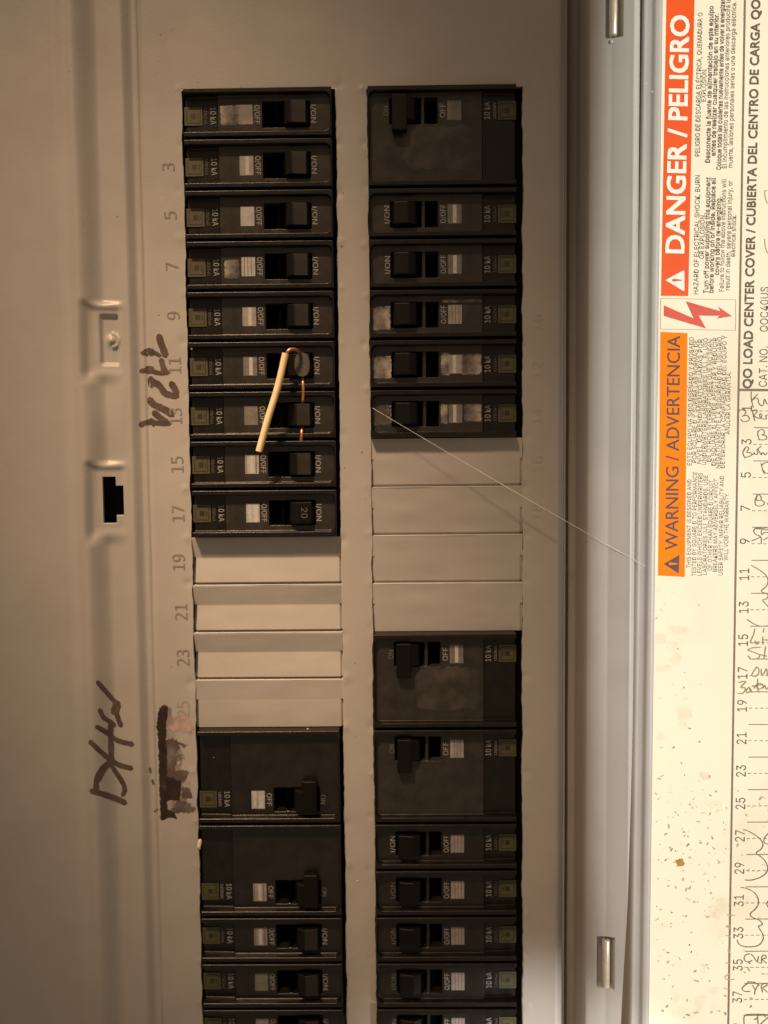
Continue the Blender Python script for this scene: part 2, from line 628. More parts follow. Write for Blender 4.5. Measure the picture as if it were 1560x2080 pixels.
def opening(cx, cz):
    m = np.zeros(len(cx), bool)
    for (a, b, k0, k1) in OPEN:
        m |= (cx > a) & (cx < b) & (cz < -k0 * P0) & (cz > -k1 * P0)
    for (c, k) in BLANKS:
        a, b = (XL0, XL1) if c == 'L' else (XR0, XR1)
        m |= (cx > a) & (cx < b) & (cz < -k * P0) & (cz > -(k + 1) * P0)
    return m


def df_fn(X, Z):
    # the knocked-out edges are slightly ragged
    off = np.zeros_like(X)
    for x, s in ((XL0, 1), (XL1, 2), (XR0, 3), (XR1, 4)):
        near = np.exp(-((X - x) / 0.9) ** 2)
        inz = (Z < 0.5)
        off += near * inz * (0.55 * n1(Z / 7.0, s) + 0.30 * n1(Z / 2.2, s + 5))
    offz = np.zeros_like(Z)
    for k in (0, 7, 9, 11, 13):
        offz += np.exp(-((Z + k * P0) / 0.8) ** 2) * (0.35 * n1(X / 9.0, k + 20))
    return X + off, cover_h(X, Z), Z + offz


XM = P(301, 1040, 0)[0]
xs = uniq(lin(XM, P(1150, 1040, -3)[0], 0.75) + [XL0, XL1, XR0, XR1] + lin(P(1126, 1040, 0)[0], P(1150, 1040, -3)[0], 0.25) + lin(XM, XM + 3, 0.25), 0.05)
zs = uniq(lin(ZBOT, ZTOP, 0.8) + [-k * P0 for k in range(25)], 0.05)
# snap neighbours of the exact edges away so the cut lines stay straight
V, F = grid(xs, zs, df_fn, opening, wall=1.3)
obj('dead_front', V, F, PAINT, cover, smooth=True)

# pressed trim at the left with its latch pockets
TH = [(P(210, 968, 2.7), P(238, 1062, 2.7)), (P(236, 986, 2.6), P(252, 1046, 2.6))]


def latch_hole(cx, cz):
    m = np.zeros(len(cx), bool)
    for a, b in TH:
        m |= (cx > a[0]) & (cx < b[0]) & (cz < a[2]) & (cz > b[2])
    return m


xs = uniq(lin(-230, -128, 3.0) + lin(-128, XM, 0.32) + [a[0] for a, b in TH] + [b[0] for a, b in TH], 0.04)
zs = uniq(lin(ZBOT, -200, 1.6) + lin(-200, -40, 0.5) + lin(-40, ZTOP, 1.6) + [a[2] for a, b in TH] + [b[2] for a, b in TH], 0.04)
V, F = grid(xs, zs, lambda X, Z: (X, cover_h(X, Z), Z), latch_hole, wall=1.2)
obj('latch_trim', V, F, PAINT, cover, smooth=True)

# right-hand flange that carries the hinge
XH = {n: P(n, 1040, d)[0] for n, d in ((1152, -6), (1172, -5), (1187, 5), (1193, 6.4), (1200, 6.6), (1236, 6.9), (1240, 6.9), (1274, 8.4), (1281, 9.0), (1289, 8.6), (1295, 5))}
SLOT = [((P(1231, -60, 7), P(1263, 76, 7))), ((P(1213, 1903, 7), P(1246, 2007, 7)))]


def hinge_h(X, Z):
    X = np.asarray(X, float)
    kx = [XH[1152] - 8, XH[1152], XH[1172], XH[1187], XH[1193], XH[1200], XH[1236], XH[1240], XH[1274], XH[1281], XH[1289], XH[1295]]
    kd = [-13, -10, -6, 4.6, 6.4, 6.7, 7.0, 7.25, 8.9, 9.3, 8.4, 3.0]
    h = np.interp(X, kx, kd)
    h = (np.interp(X - 0.35, kx, kd) + 2 * h + np.interp(X + 0.35, kx, kd)) / 4
    h = h + 0.10 * n2(X / 11.0, Z / 45.0, 8)
    for a, b in SLOT:
        m = box_in(X, a[0], b[0], 0.12) * box_in(Z, b[2], a[2], 0.15)
        # clipped lower-left corner of the slot
        h = h - 3.4 * m
    return h


xs = uniq(lin(XH[1152] - 6, XH[1295], 0.28) + [s for a, b in SLOT for s in (a[0] - .1, a[0] + .1, b[0] - .1, b[0] + .1)], 0.04)
zs = uniq(lin(ZBOT, ZTOP, 2.0) + [s + o for a, b in SLOT for s in (a[2], b[2]) for o in (-.15, 0, .15)] + lin(SLOT[1][1][2] - 2, SLOT[1][0][2] + 2, .5), 0.04)
V, F = grid(xs, zs, lambda X, Z: (X, hinge_h(X, Z), Z))
obj('hinge_flange', V, F, PAINT, cover, smooth=True)
for (xc, y0, y1) in (((1245), -60, 73), ((1230), 1908, 2004)):
    a, b = P(xc + 1.5, y0, 6.0), P(xc, y1, 6.0)
    b[0] = a[0] = (a[0] + b[0]) / 2
    V, F = tube([a, a + (b - a) * .02, a + (b - a) * .5, a + (b - a) * .98, b], 1.45, 20, radii=[1.2, 1.45, 1.45, 1.45, 1.2])
    obj('hinge_pin', V, F, STEEL, cover, smooth=True)

# twist-out blanks left in the cover
for n, (c, k) in enumerate(BLANKS):
    a, b = (XL0, XL1) if c == 'L' else (XR0, XR1)
    zt, zb = -k * P0, -(k + 1) * P0
    zmid = zt - P0 * 0.43
    deep = 1.9 if c == 'L' else 0.55
    if (c, k) == ('L', 12):
        deep = 0.6

    def bl(X, Z, a=a, b=b, zt=zt, zb=zb, zmid=zmid, deep=deep, n=n, c=c, k=k):
        up = -0.05 - deep * np.clip((zt - 0.5 - Z) / (zt - 0.5 - zmid), 0, 1)
        lo = -0.25 - (deep - 0.2) * np.clip((Z - zb) / (zmid - zb), 0, 1)
        if c == 'R':
            h0 = -0.15 - 1.1 * np.clip((zt - Z) / (zt - zb), 0, 1)
            lo, up = h0, h0 - 0.04 * np.sin(np.clip((zt - Z) / (zt - zmid), 0, 1) * math.pi)
        elif k == 12:
            lo = -0.62 + 0 * Z
        step = ss(Z, zmid - 0.5, zmid + 0.35 + 0.9 * (X - a) / (b - a) * 0)
        h = lo * (1 - step) + up * step
        # sheared slits left, right and below
        sl = (1 - ss(X, a + 0.75, a + 1.15)) * (1 - step) * 1.6 + ss(X, b - 0.95, b - 0.60) * (1 - step) * 1.5
        if (c, k) not in (('L', 12), ('R', 10)):
            sl = sl + (1 - ss(Z, zb + 0.70, zb + 1.0)) * 1.9
        h = h - sl * (0.8 if c == 'L' else 0.35)
        # webs that still hold the blank, and the rounded rim
        if (c, k) not in (('L', 12), ('R', 10)):
            h = np.where((Z > zt - 0.02) | (Z < zb + 0.02), -0.1, h)
        h = h + 0.25 * n2(X / 12.0, Z / 5.0, n + 30)
        return X, h, Z
    V, F = grid(uniq(lin(a, b, 0.6) + [a + .75, a + 1.15, b - .95, b - .6], .04), uniq(lin(zb, zt, 0.28) + [zb + .01], .005), bl)
    obj('knockout_blank', V, F, PAINT, cover, smooth=True)

# stamped circuit numbers; darker paint stands in for their relief shading
NUMS_L = {'3': (341, 339), '5': (345, 437), '7': (348, 541), '9': (351, 641), '11': (354, 742), '13': (356, 845),
          '15': (359, 943), '17': (361, 1043), '19': (362, 1142), '21': (367, 1243), '23': (371, 1336), '25': (371, 1440)}
for s, (x, y) in NUMS_L.items():
    g = G()
    hgt = 22 if len(s) == 1 else 44
    w_ = 13.5 if s not in ('7', '11') else 13.5
    text_on(g, on_cover, s, (x + 14, y + hgt * 0.36), (x + 14 - 1, y - hgt * 0.36), 25, (-1, 0), bold=0.014, plain=True, w=0.10)
    g.obj('circuit_number', STAMP_SHADE_NICKS if s not in ('25',) else STAMP_SHADE, cover)
for s, y in (('10', 655), ('12', 752), ('14', 845), ('16', 942), ('18', 1040)):
    g = G()
    text_on(g, on_cover, s, (1102, y + 16), (1102, y - 16), 21, (-1, 0), plain=True, w=0.06)
    g.obj('circuit_number', STAMP_SHADE_FAINT, cover)

# marker writing on the cover (traced in the photograph's pixels, laid on the pressed surface)
def c3(pts, ox, oy, s):
    return [(ox + x / s, oy + y / s) for x, y in pts]


g = G()
o7 = (120, 1340, 4.875)
for pts, w_ in (([(385, 225), (450, 300), (520, 380), (575, 440)], 8.5), ([(575, 440), (560, 490), (545, 510)], 14), ([(560, 500), (590, 600), (610, 650)], 9),
                ([(405, 500), (440, 570), (520, 625), (545, 650)], 8), ([(375, 665), (470, 720), (560, 790), (640, 820), (715, 835)], 8),
                ([(310, 815), (390, 890), (500, 985), (600, 1045), (710, 1075)], 8.5), ([(515, 640), (510, 720), (515, 880), (515, 990)], 10),
                ([(325, 1300), (430, 1330), (560, 1375), (650, 1415)], 10), ([(365, 1300), (375, 1180), (430, 1080), (500, 1020)], 10),
                ([(505, 1030), (560, 1110), (630, 1220), (650, 1290), (630, 1340)], 8), ([(390, 1190), (430, 1110), (470, 1050)], 9)):
    ribbon(g, on_cover, c3(pts, *o7), w_ * 1.18, 0, w=0.12, wob=0.22)
for pts in ([(700, 830), (720, 838)], [(695, 1070), (712, 1075)]):
    ribbon(g, on_cover, c3(pts, *o7), 11, 0, w=0.13)
obj('marker_writing', g.v, g.f, MARKER, cover)
g = G()
o7 = (260, 640, 7.8)
for pts, w_ in (([(495, 345), (520, 440), (560, 540), (590, 630)], 12), ([(225, 600), (330, 585), (400, 590), (500, 640)], 7), ([(270, 600), (330, 575), (390, 600)], 12),
                ([(210, 885), (330, 875), (420, 900), (520, 920), (630, 905)], 8), ([(300, 870), (350, 865), (380, 880)], 13), ([(530, 720), (550, 800), (580, 890)], 10),
                ([(360, 1010), (370, 1110)], 11), ([(390, 1050), (500, 1120), (580, 1230), (680, 1270), (770, 1280)], 11), ([(690, 1090), (730, 1150), (770, 1230)], 11),
                ([(350, 1345), (400, 1410), (520, 1470), (620, 1520), (690, 1575)], 12), ([(420, 1550), (500, 1620), (600, 1690)], 11),
                ([(205, 1735), (290, 1700), (380, 1700), (520, 1715), (650, 1715)], 9), ([(370, 1680), (390, 1720)], 12)):
    ribbon(g, on_cover, c3(pts, *o7), w_ * 1.18, 0, w=0.12, wob=0.22)
obj('marker_writing', g.v, g.f, MARKER, cover)

# the smeared marker and torn sticker beside the lower left breakers
def drape(g, pts, mi, w, step=1.5, rough=2.2, seed=1):
    """a ragged flat patch laid on the pressed cover; outline in the photograph's pixels"""
    p = np.array(pts, float)
    x0, y0, x1, y1 = p[:, 0].min(), p[:, 1].min(), p[:, 0].max(), p[:, 1].max()
    nx, ny = int((x1 - x0) / step) + 4, int((y1 - y0) / step) + 4

    ii, jj = np.meshgrid(np.arange(nx), np.arange(ny), indexing='ij')
    xs_, ys_ = x0 - step + ii * step + step / 2, y0 - step + jj * step + step / 2
    X = xs_ + rough * 2 * n2(xs_ / 4.0, ys_ / 4.0, seed)
    Y = ys_ + rough * 2 * n2(xs_ / 4.0, ys_ / 4.0, seed + 3)
    c = np.zeros(X.shape, bool)
    for a, b in zip(p, np.roll(p, -1, 0)):
        if a[1] != b[1]:
            c ^= ((a[1] > Y) != (b[1] > Y)) & (X < (b[0] - a[0]) * (Y - a[1]) / (b[1] - a[1]) + a[0])
    ids, keys = {}, []
    n0 = len(g.v)
    for i, j in np.argwhere(c):
        q = []
        for a, b in ((0, 0), (1, 0), (1, 1), (0, 1)):
            k = (i + a, j + b)
            if k not in ids:
                ids[k] = n0 + len(keys)
                keys.append(k)
            q.append(ids[k])
        g.f.append(tuple(q))
        g.i.append(mi)
    if keys:
        ka = np.array(keys)
        g.v += [tuple(v) for v in on_cover_many(x0 - step + ka[:, 0] * step, y0 - step + ka[:, 1] * step, w)]


g = G()
o7 = (300, 1420, 8.0)
drape(g, c3([(180, 150), (270, 85), (330, 130), (300, 500), (310, 900), (310, 1250), (340, 1260), (530, 1330), (540, 1500), (520, 1650), (430, 1640), (330, 1660), (320, 1780), (440, 1860), (480, 1950), (330, 1920), (270, 1975), (215, 1960), (190, 1500), (175, 1000), (170, 700), (145, 400)], *o7), 0, .15, 1.3, 1.6, 2)
drape(g, c3([(290, 660), (430, 640), (500, 700), (520, 800), (480, 900), (500, 1010), (440, 1080), (440, 1180), (600, 1150), (680, 1180), (600, 1330), (520, 1400), (300, 1400)], *o7), 1, .11, 1.5, 2.4, 5)
drape(g, c3([(285, 110), (380, 150), (430, 400), (460, 640), (520, 760), (560, 1000), (520, 1200), (600, 1300), (560, 1500), (640, 1660), (560, 1840), (420, 1850), (300, 1700)], *o7), 3, .09, 1.6, 3.0, 15)
drape(g, c3([(480, 690), (560, 720), (650, 740), (600, 790), (540, 770)], *o7), 1, .12, 1.3, 2, 6)
drape(g, c3([(480, 900), (560, 870), (610, 900), (590, 980), (500, 990)], *o7), 1, .12, 1.3, 2, 7)
drape(g, c3([(560, 1430), (680, 1430), (730, 1560), (690, 1620), (560, 1610)], *o7), 1, .12, 1.3, 2, 8)
drape(g, c3([(500, 1640), (640, 1660), (780, 1790), (740, 1840), (560, 1850), (330, 1880), (420, 1720)], *o7), 1, .12, 1.3, 2, 9)
ribbon(g, on_cover, c3([(110, 1830), (160, 1790)], *o7), 4, 1, w=0.12)
ribbon(g, on_cover, c3([(35, 1130), (50, 1190)], *o7), 6, 1, w=0.12)
ribbon(g, on_cover, c3([(75, 1320), (95, 1380)], *o7), 5, 1, w=0.12)
drape(g, c3([(330, 330), (430, 300), (560, 230), (640, 290), (700, 390), (770, 470), (700, 530), (560, 540), (420, 540), (340, 480)], *o7), 2, .10, 1.3, 2.4, 10)
drape(g, c3([(310, 1660), (400, 1650), (440, 1760), (330, 1780)], *o7), 2, .22, 1.2, 1.2, 11)
drape(g, c3([(580, 1340), (660, 1330), (690, 1390), (600, 1410)], *o7), 2, .14, 1.2, 1.2, 13)
drape(g, c3([(470, 1010), (530, 1010), (540, 1050), (490, 1080)], *o7), 2, .2, 1.2, 1.2, 12)
obj('sticker_residue', g.v, g.f, [MARKER_D, RESIDUE, RESIDUE_P, SMUDGE], cover, idx=g.i)

g = G()
cr_ = random.Random(21)
spots_ = [(490, 178, 3.2), (424, 1266, 1.8), (524, 1144, 2.0), (686, 1115, 1.6), (700, 950, 1.8), (694, 500, 2.4), (697, 392, 2.0), (735, 918, 1.8), (1066, 700, 1.6), (1096, 640, 1.4), (238, 440, 1.8), (322, 640, 1.4), (170, 455, 1.2)]
for _ in range(34):
    spots_.append((cr_.choice((cr_.uniform(310, 385), cr_.uniform(702, 745), cr_.uniform(1066, 1120), cr_.uniform(30, 260), cr_.uniform(300, 1100))), cr_.choice((cr_.uniform(20, 175), cr_.uniform(200, 2060))), cr_.uniform(0.5, 1.3)))
for (x, y, s_) in spots_:
    q0 = P(x, y, 0)
    if bool(opening(np.array([q0[0]]), np.array([q0[2]]))[0]):
        continue
    n = 8
    g.add([on_cover(x + s_ * math.cos(t) * cr_.uniform(.6, 1.2), y + s_ * math.sin(t) * cr_.uniform(.6, 1.4), .09) for t in np.linspace(0, 2 * math.pi, n, endpoint=False)], [tuple(range(n))], 0)
obj('paint_nick', g.v, g.f, STAMP_SHADE_NICKS, cover)['kind'] = 'stuff'

# ------------------------------------------------------------------ the box behind
g = G()
g.box((-125, 14, ZBOT + 4), (85, 17, ZTOP - 6))
g.box((-128, -1.0, ZBOT + 4), (-125, 17, ZTOP - 6))
g.box((85, 8, ZBOT + 4), (88, 17, ZTOP - 6))
g.box((-125, 3.5, ZTOP - 9), (85, 14, ZTOP - 6))
g.box((-125, 3.5, ZBOT + 4), (85, 14, ZBOT + 7))
encl = thing('enclosure_box', 'dark recessed steel box behind the cover, black inside the latch slot and breaker gaps', 'electrical box', (-20, 17, ZBOT))
g.obj('box_shell', BOX, encl)

# ------------------------------------------------------------------ breakers
FD = 0.9           # the noses stand a little proud of the dead front
ULEN = 59.0
_BODY = {}


def body_mesh(poles, rib_mat=2, dark=False):
    if (poles, rib_mat, dark) in _BODY:
        return _BODY[(poles, rib_mat, dark)]
    half = P0 * poles / 2
    pc = -(half - P0 / 2) if poles == 1 else -(half - 8.9)        # the handle pole is the lower one as placed in the left column

    def fn(U, Vv):
        av = np.abs(Vv)
        r = 2.2
        # rounded recess: open at the emblem end
        ex = np.clip(U - (56.2 - r), 0, None)
        ez = np.clip(av - (half - 2.55 - r), 0, None)
        dist = np.hypot(ex, ez) - r                       # <0 inside the recess
        floor = -0.9 * (1 - ss(U, 12.9, 13.5)) - 0.03 * np.clip(13 - U, 0, 13)
        h = floor + (2.6 - floor) * ss(dist, -0.10, 0.35)
        h = h - 5.0 * ss(av, half - 0.75, half - 0.10) ** 1.5
        h = h - 9.0 * (1 - ss(U, 0.15, 0.75)) - 9.0 * ss(U, 56.75, 57.3)
        
        s = box_in(U, 30.4, 48.5, 0.12) * box_in(Vv - pc, -4.85, 4.85, 0.12)
        rib = box_in(U, 35.2, 36.6, 0.15)
        h = h * (1 - s) + s * (-4.0 * (1 - rib) - 0.35 * rib)
        h = h + 0.06 * n2(U / 6.0, Vv / 4.0, poles)
        return U - ULEN / 2, h + FD, Vv
    us = uniq(lin(0.1, 57.35, 0.5) + lin(12.7, 13.6, .1) + lin(30.1, 30.7, .1) + lin(34.9, 36.9, .15) + lin(48.2, 48.8, .1) + lin(53.8, 57.35, .15) + lin(0.1, .9, .15), .05)
    vs = uniq(lin(-half + .02, half - .02, 0.5) + lin(-half, -half + 3.2, .14) + lin(half - 3.2, half, .14) + lin(pc - 5.1, pc - 4.6, .08) + lin(pc + 4.6, pc + 5.1, .08), .05)
    Vx, F = grid(us, vs, fn)
    idx = []
    for f in F:
        c = Vx[list(f)].mean(0)
        u, h, v = c[0] + ULEN / 2, -c[1] - FD, c[2]
        if 30.5 < u < 48.4 and abs(v - pc) < 4.75:
            idx.append(1 if not 35.1 < u < 36.7 else rib_mat)
        elif 13.3 < u < 56.2 and abs(v) < half - 2.5 and h < 0.6:
            idx.append(2)
        else:
            idx.append(0)
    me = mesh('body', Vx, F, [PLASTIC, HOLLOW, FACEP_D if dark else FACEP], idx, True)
    _BODY[(poles, rib_mat, dark)] = (me, pc)
    return me, pc


_CACHE = {}


def cached(key, build):
    if key not in _CACHE:
        _CACHE[key] = build()
    return _CACHE[key]


def plate(u0, u1, v0, v1, h, m, name, g=None):
    gg = G()
    gg.add([(u0 - ULEN / 2, -(FD + h), v0), (u1 - ULEN / 2, -(FD + h), v0), (u1 - ULEN / 2, -(FD + h), v1), (u0 - ULEN / 2, -(FD + h), v1)], [(0, 1, 2, 3)])
    return mesh(name, gg.v, gg.f, m)


def flat_text(s, u_base, cap, v0, v1, h, m, name, bold=0.01):
    """text on a breaker face reading downwards (-v), glyph tops towards +u"""
    gg = G()
    text_on(gg, lambda u, v, w: (u - ULEN / 2, -(FD + h + w), v), s, (u_base, v0), (u_base, v1), cap, (1, 0), bold=0.012, w=0.03)
    return mesh(name, gg.v, gg.f, m)


def rag(u0, u1, v0, v1, h, seed, m, name):
    """an irregular smear or reflection patch"""
    r = random.Random(seed)
    pts = []
    n = 44
    for i in range(n):
        t = 2 * math.pi * i / n
        c, s_ = math.cos(t), math.sin(t)
        k = 1 / max(abs(c), abs(s_)) ** 0.96 * r.uniform(0.90, 1.03)
        pts.append(((u0 + u1) / 2 + (u1 - u0) / 2 * c * k - ULEN / 2, -(FD + h), (v0 + v1) / 2 + (v1 - v0) / 2 * s_ * k))
    return mesh(name, pts, [tuple(range(n))], m)


def add_breaker(col, k, poles, label, group, stick=0, bars='2', overlay=(), amp=None, grey=False, shift=0.0, dim_on=False):
    zc = -(k + poles / 2) * P0
    if col == 'L':
        loc, rot = (XL0 + ULEN / 2 + 0.6 + shift, 0, zc), 0.0
    else:
        loc, rot = (XR1 - 2.3 - ULEN / 2 + shift, 0, zc), math.pi
    r = thing('circuit_breaker', label, 'circuit breaker', loc, rot, group)
    me, pc = body_mesh(poles, 2 if col == 'R' else 1, k >= 13 and not (col == 'R' and poles == 2))  # left-column ribs take the hollow's black, so their shade is painted in
    link('body', me, r)

    def emblem():
        g = G()
        e = lambda a, h, m_, c=(0, 0): g.add([(3.75 + c[0] + sx * a - ULEN / 2, -(FD + h), pc + c[1] + sz * a) for sx, sz in ((-1, -1), (1, -1), (1, 1), (-1, 1))], [(0, 1, 2, 3)], m_)
        e(3.45, -0.80, 0)
        e(2.75, -0.775, 1)
        e(2.45, -0.75, 0)
        e(0.95, -0.725, 1)
        g.add([(5.6 + x - ULEN / 2, -(FD - 0.725), pc + z) for x, z in ((-.2, -1.1), (.2, -1.1), (.2, 1.1), (-.2, 1.1))], [(0, 1, 2, 3)], 1)
        return mesh('emblem', g.v, g.f, [OLIVE, OLIVE_D], g.i)
    link('maker_emblem', cached(('emblem', poles), emblem), r)
    link('rating_lettering', cached(('r1', poles), lambda: flat_text('120/240V' if poles == 2 else '120/240', 7.95, 1.05, pc + 3.0, pc - 3.0, -0.80, INKD if poles == 1 else INKW, 'rating', 0.03)), r)
    link('rating_lettering', cached(('r2', poles), lambda: flat_text('10 kA', 10.3, 2.15, pc + 3.2, pc - 3.2, -0.80, INKW, 'rating', 0.02)), r)
    st = link('rating_sticker', cached(('st', poles, stick), lambda: plate(21.3, 26.6, pc - 3.65, pc + 3.65, 0.05, STICK[stick], 'sticker')), r)

    def mk_bars():
        g = G()
        q = {'2': ((22.1, 23.3, 1), (24.3, 26.0, 1)), '3': ((21.6, 21.9, 0), (23.2, 24.6, 1), (25.3, 25.8, 0)), '1': ((23.6, 24.9, 1),), 'p': ((22.3, 22.6, 0), (23.6, 23.9, 0), (24.9, 25.2, 0)), '0': ()}[bars]
        for a, b, m_ in q:
            g.add([(a - ULEN / 2, -(FD + .075), pc - 3.4), (b - ULEN / 2, -(FD + .075), pc - 3.4), (b - ULEN / 2, -(FD + .075), pc + 3.4), (a - ULEN / 2, -(FD + .075), pc + 3.4)], [(0, 1, 2, 3)], m_)
        return mesh('bars', g.v, g.f, [BARM, BARL], g.i) if g.v else None
    bm_ = cached(('bars', poles, bars), mk_bars)
    if bm_:
        link('printed_bars', bm_, st)
    link('off_lettering', cached(('off', poles), lambda: flat_text('O/OFF' if poles == 1 else 'OFF', 27.4, 2.0, pc + (3.5 if poles == 1 else 2.6), pc - (3.5 if poles == 1 else 2.6), 0, INKW, 'off', 0.02)), r)
    link('on_lettering', cached(('on', poles, dim_on), lambda: flat_text('I/ON' if poles == 1 else 'ON', 48.95, 1.9, pc + (3.3 if poles == 1 else 1.8), pc - (3.3 if poles == 1 else 1.8), 0, INKD if dim_on or poles == 2 else INKW, 'on', 0.02)), r)

    def handle():
        g = G()
        prof = [(37.6, -3.8), (38.9, 1.4), (41.7, 2.9), (47.3, 2.3), (47.9, 0.8), (47.9, -3.8)]
        lo, hi = pc - 4.55, pc + 4.55
        if poles == 2:
            hi2 = pc + 4.55
            lo2 = pc - 4.55
        for (a, b) in ((lo, hi),):
            n = len(prof)
            g.add([(u - ULEN / 2, -(FD + h), a + (0.3 if h > 1 else 0)) for u, h in prof] + [(u - ULEN / 2, -(FD + h), b - (0.3 if h > 1 else 0)) for u, h in prof],
                  [tuple(range(n)), tuple(range(2 * n - 1, n - 1, -1))] + [(i, n + i, n + (i + 1) % n, (i + 1) % n) for i in range(n)])
        if poles == 2:
            # tie bar reaching over to the second pole
            g.box((42.0 - ULEN / 2, -(FD + 3.6), pc - 4.9), (47.7 - ULEN / 2, -(FD + 0.6), pc + 8.6))
        return mesh('handle', g.v, g.f, [HANDLE])
    h = link('handle', cached(('handle', poles), handle), r, bevel=0.45)
    if grey or amp:
        def pad():
            g = G()
            n = 24
            top = []
            for i in range(n):
                t = 2 * math.pi * i / n
                c, s_ = math.cos(t), math.sin(t)
                kx = 2.55 * (abs(c) ** (0.9) * (1 if c > 0 else -1))
                kz = 4.55 * (abs(s_) ** (0.75) * (1 if s_ > 0 else -1))
                top.append((44.5 + kx, kz))
            hh = lambda u: 2.6 - (u - 44.5) * 0.107
            g.add([(u - ULEN / 2, -(FD + hh(u) + .9), pc + z * .93) for u, z in top] + [(u - ULEN / 2, -(FD + hh(u) - 1.0), pc + z) for u, z in top],
                  [tuple(range(n))] + [(i, (i + 1) % n, n + (i + 1) % n, n + i) for i in range(n)])
            return mesh('pad', g.v, g.f, [HANDLE_G])
        if grey:
            link('handle_cap_or_reflection', cached(('pad', poles), pad), h, bevel=0.3)
    else:
        link('handle_cap_or_reflection', cached(('flat_reflection', poles, k >= 13), lambda: mesh('cap', [(u - ULEN / 2, -(FD + hh), pc + z) for u, hh, z in ((42.1, 2.90, -4.1), (47.0, 2.38, -4.1), (47.0, 2.38, 4.1), (42.1, 2.90, 4.1))], [(0, 1, 2, 3)], FACEP_D if k >= 13 else FACEP)), h) if poles == 1 and col == 'L' else None  # paler handle top: its reflected light is put into the colour
    if amp:
        gg = G()
        hh = lambda u: 2.6 - (u - 44.5) * 0.107 + (0.93 if grey else 0.05)
        text_on(gg, lambda u, v, w: (u - ULEN / 2, -(FD + hh(u) + w), v), amp, (43.3, pc + 2.0), (43.3, pc - 2.0), 2.3, (1, 0), bold=0.0, w=0.03)
        link('ampere_marking', mesh('amp', gg.v, gg.f, INKD), h)
    for n_, (u0, u1, v0, v1, m_, sd) in enumerate(overlay):
        link('smear_reflection_patch', rag(u0, u1, pc + v0, pc + v1, 0.10 + 0.02 * n_, sd, m_, 'overlay'), r)  # pale patches: smears on the left, painted-in reflections on the right
    return r


SG_L = 'single breakers in the left column'
SG_R = 'single breakers in the right column'
DG = 'double-width breakers'
T = 'black single breaker '
add_breaker('L', 0, 1, T + 'at the top of the left column, with a large smeared tan sticker', SG_L, 0, '0', overlay=((14.2, 22.2, -3.9, 3.5, SMEAR_REFLECT, 3), (20, 26.8, -3.7, 3.7, SMEAR_REFLECT, 4)))
add_breaker('L', 1, 1, T + 'beside the stamped number 3, sticker with one bright bar', SG_L, 0, '1')
add_breaker('L', 2, 1, T + 'beside the stamped number 5, plain square tan sticker', SG_L, 1, '0')
add_breaker('L', 3, 1, T + 'beside the stamped number 7, pale smear left of its sticker', SG_L, 1, 'p', overlay=((14.6, 20.5, -4.6, 2.8, SMEAR_REFLECT, 8),))
add_breaker('L', 4, 1, T + 'beside the stamped number 9, just above the wired grey handle', SG_L, 0, '1')
add_breaker('L', 5, 1, T + 'beside the stamped number 11, grey rounded handle wired and marked 15', SG_L, 2, '1', amp='15', grey=True)
add_breaker('L', 6, 1, T + 'beside the stamped number 13, crossed by the middle of the cream wire', SG_L, 2, '0')
add_breaker('L', 7, 1, T + 'beside the stamped number 15, under the lower end of the cream wire', SG_L, 1, '3')
add_breaker('L', 8, 1, T + 'beside the stamped number 17, handle marked 20, above the blank plates', SG_L, 1, '2', amp='20')
add_breaker('L', 13, 2, 'black double-width breaker just below the left column blanks, beside the dark marker smear', DG, 1, '2')
add_breaker('L', 15, 2, 'black double-width breaker in the left column, lower of the two, with white dust flecks', DG, 0, '3')
add_breaker('L', 17, 1, T + 'directly below the lower left double-width breaker, pinkish sticker', SG_L, 3, '3')
add_breaker('L', 18, 1, T + 'in the left column, second from the bottom edge, plain dull sticker', SG_L, 2, '0')
add_breaker('L', 19, 1, T + 'at the bottom of the left column, cut off by the picture edge', SG_L, 3, '0')
add_breaker('R', 0, 2, 'black double-width breaker at the top of the right column, with cloudy reflections painted on its face', DG, 2, 'p', overlay=((16.9, 44, 5.6, 22.0, REFLECT_HAZE, 31), (17.2, 24, 10, 20, REFLECT_HAZE, 32)))
add_breaker('R', 2, 1, T + 'in the right column directly below the cloudy double-width breaker', SG_R, 2, '3')
add_breaker('R', 3, 1, T + 'in the right column, second below the cloudy double-width breaker, dull brown sticker', SG_R, 2, '3')
add_breaker('R', 4, 1, T + 'in the right column, middle of the upper five singles, pale printed sticker', SG_R, 0, 'p', overlay=((13.6, 29.2, -5.6, -4.4, SMEAR_REFLECT, 14), (49.0, 56.6, -3.2, 5.8, SMEAR_REFLECT, 15), (14.2, 21, -4.4, 4.6, REFLECT_HAZE, 16)))
add_breaker('R', 5, 1, T + 'in the right column, second above its blank plates, bright rosy reflections painted as film', SG_R, 0, '1', overlay=((13.8, 21.6, -4.3, 4.3, SMEAR_REFLECT, 21), (26.0, 29.5, -4.4, 4.4, SMEAR_REFLECT, 22), (48.6, 56.6, -3.2, 5.5, SMEAR_REFLECT, 23)))
add_breaker('R', 6, 1, T + 'in the right column directly above its blank plates, under the cobweb thread', SG_R, 2, '1', overlay=((13.8, 20.6, -3.9, 3.2, SMEAR_REFLECT, 25), (27.0, 29.7, -3.8, 4.0, SMEAR_REFLECT, 26), (49.4, 57.0, -5.4, 4.4, REFLECT_HAZE, 27)))
add_breaker('R', 11, 2, 'black double-width breaker directly below the right column blanks, with a hazy grey reflection painted on', DG, 2, '3', overlay=((15.0, 40, 5.0, 22.5, REFLECT_HAZE, 41), (15.4, 26, 7, 17, REFLECT_HAZE, 42)))
add_breaker('R', 13, 2, 'black double-width breaker in the right column, lowest, with a plain dark clean face', DG, 0, 'p')
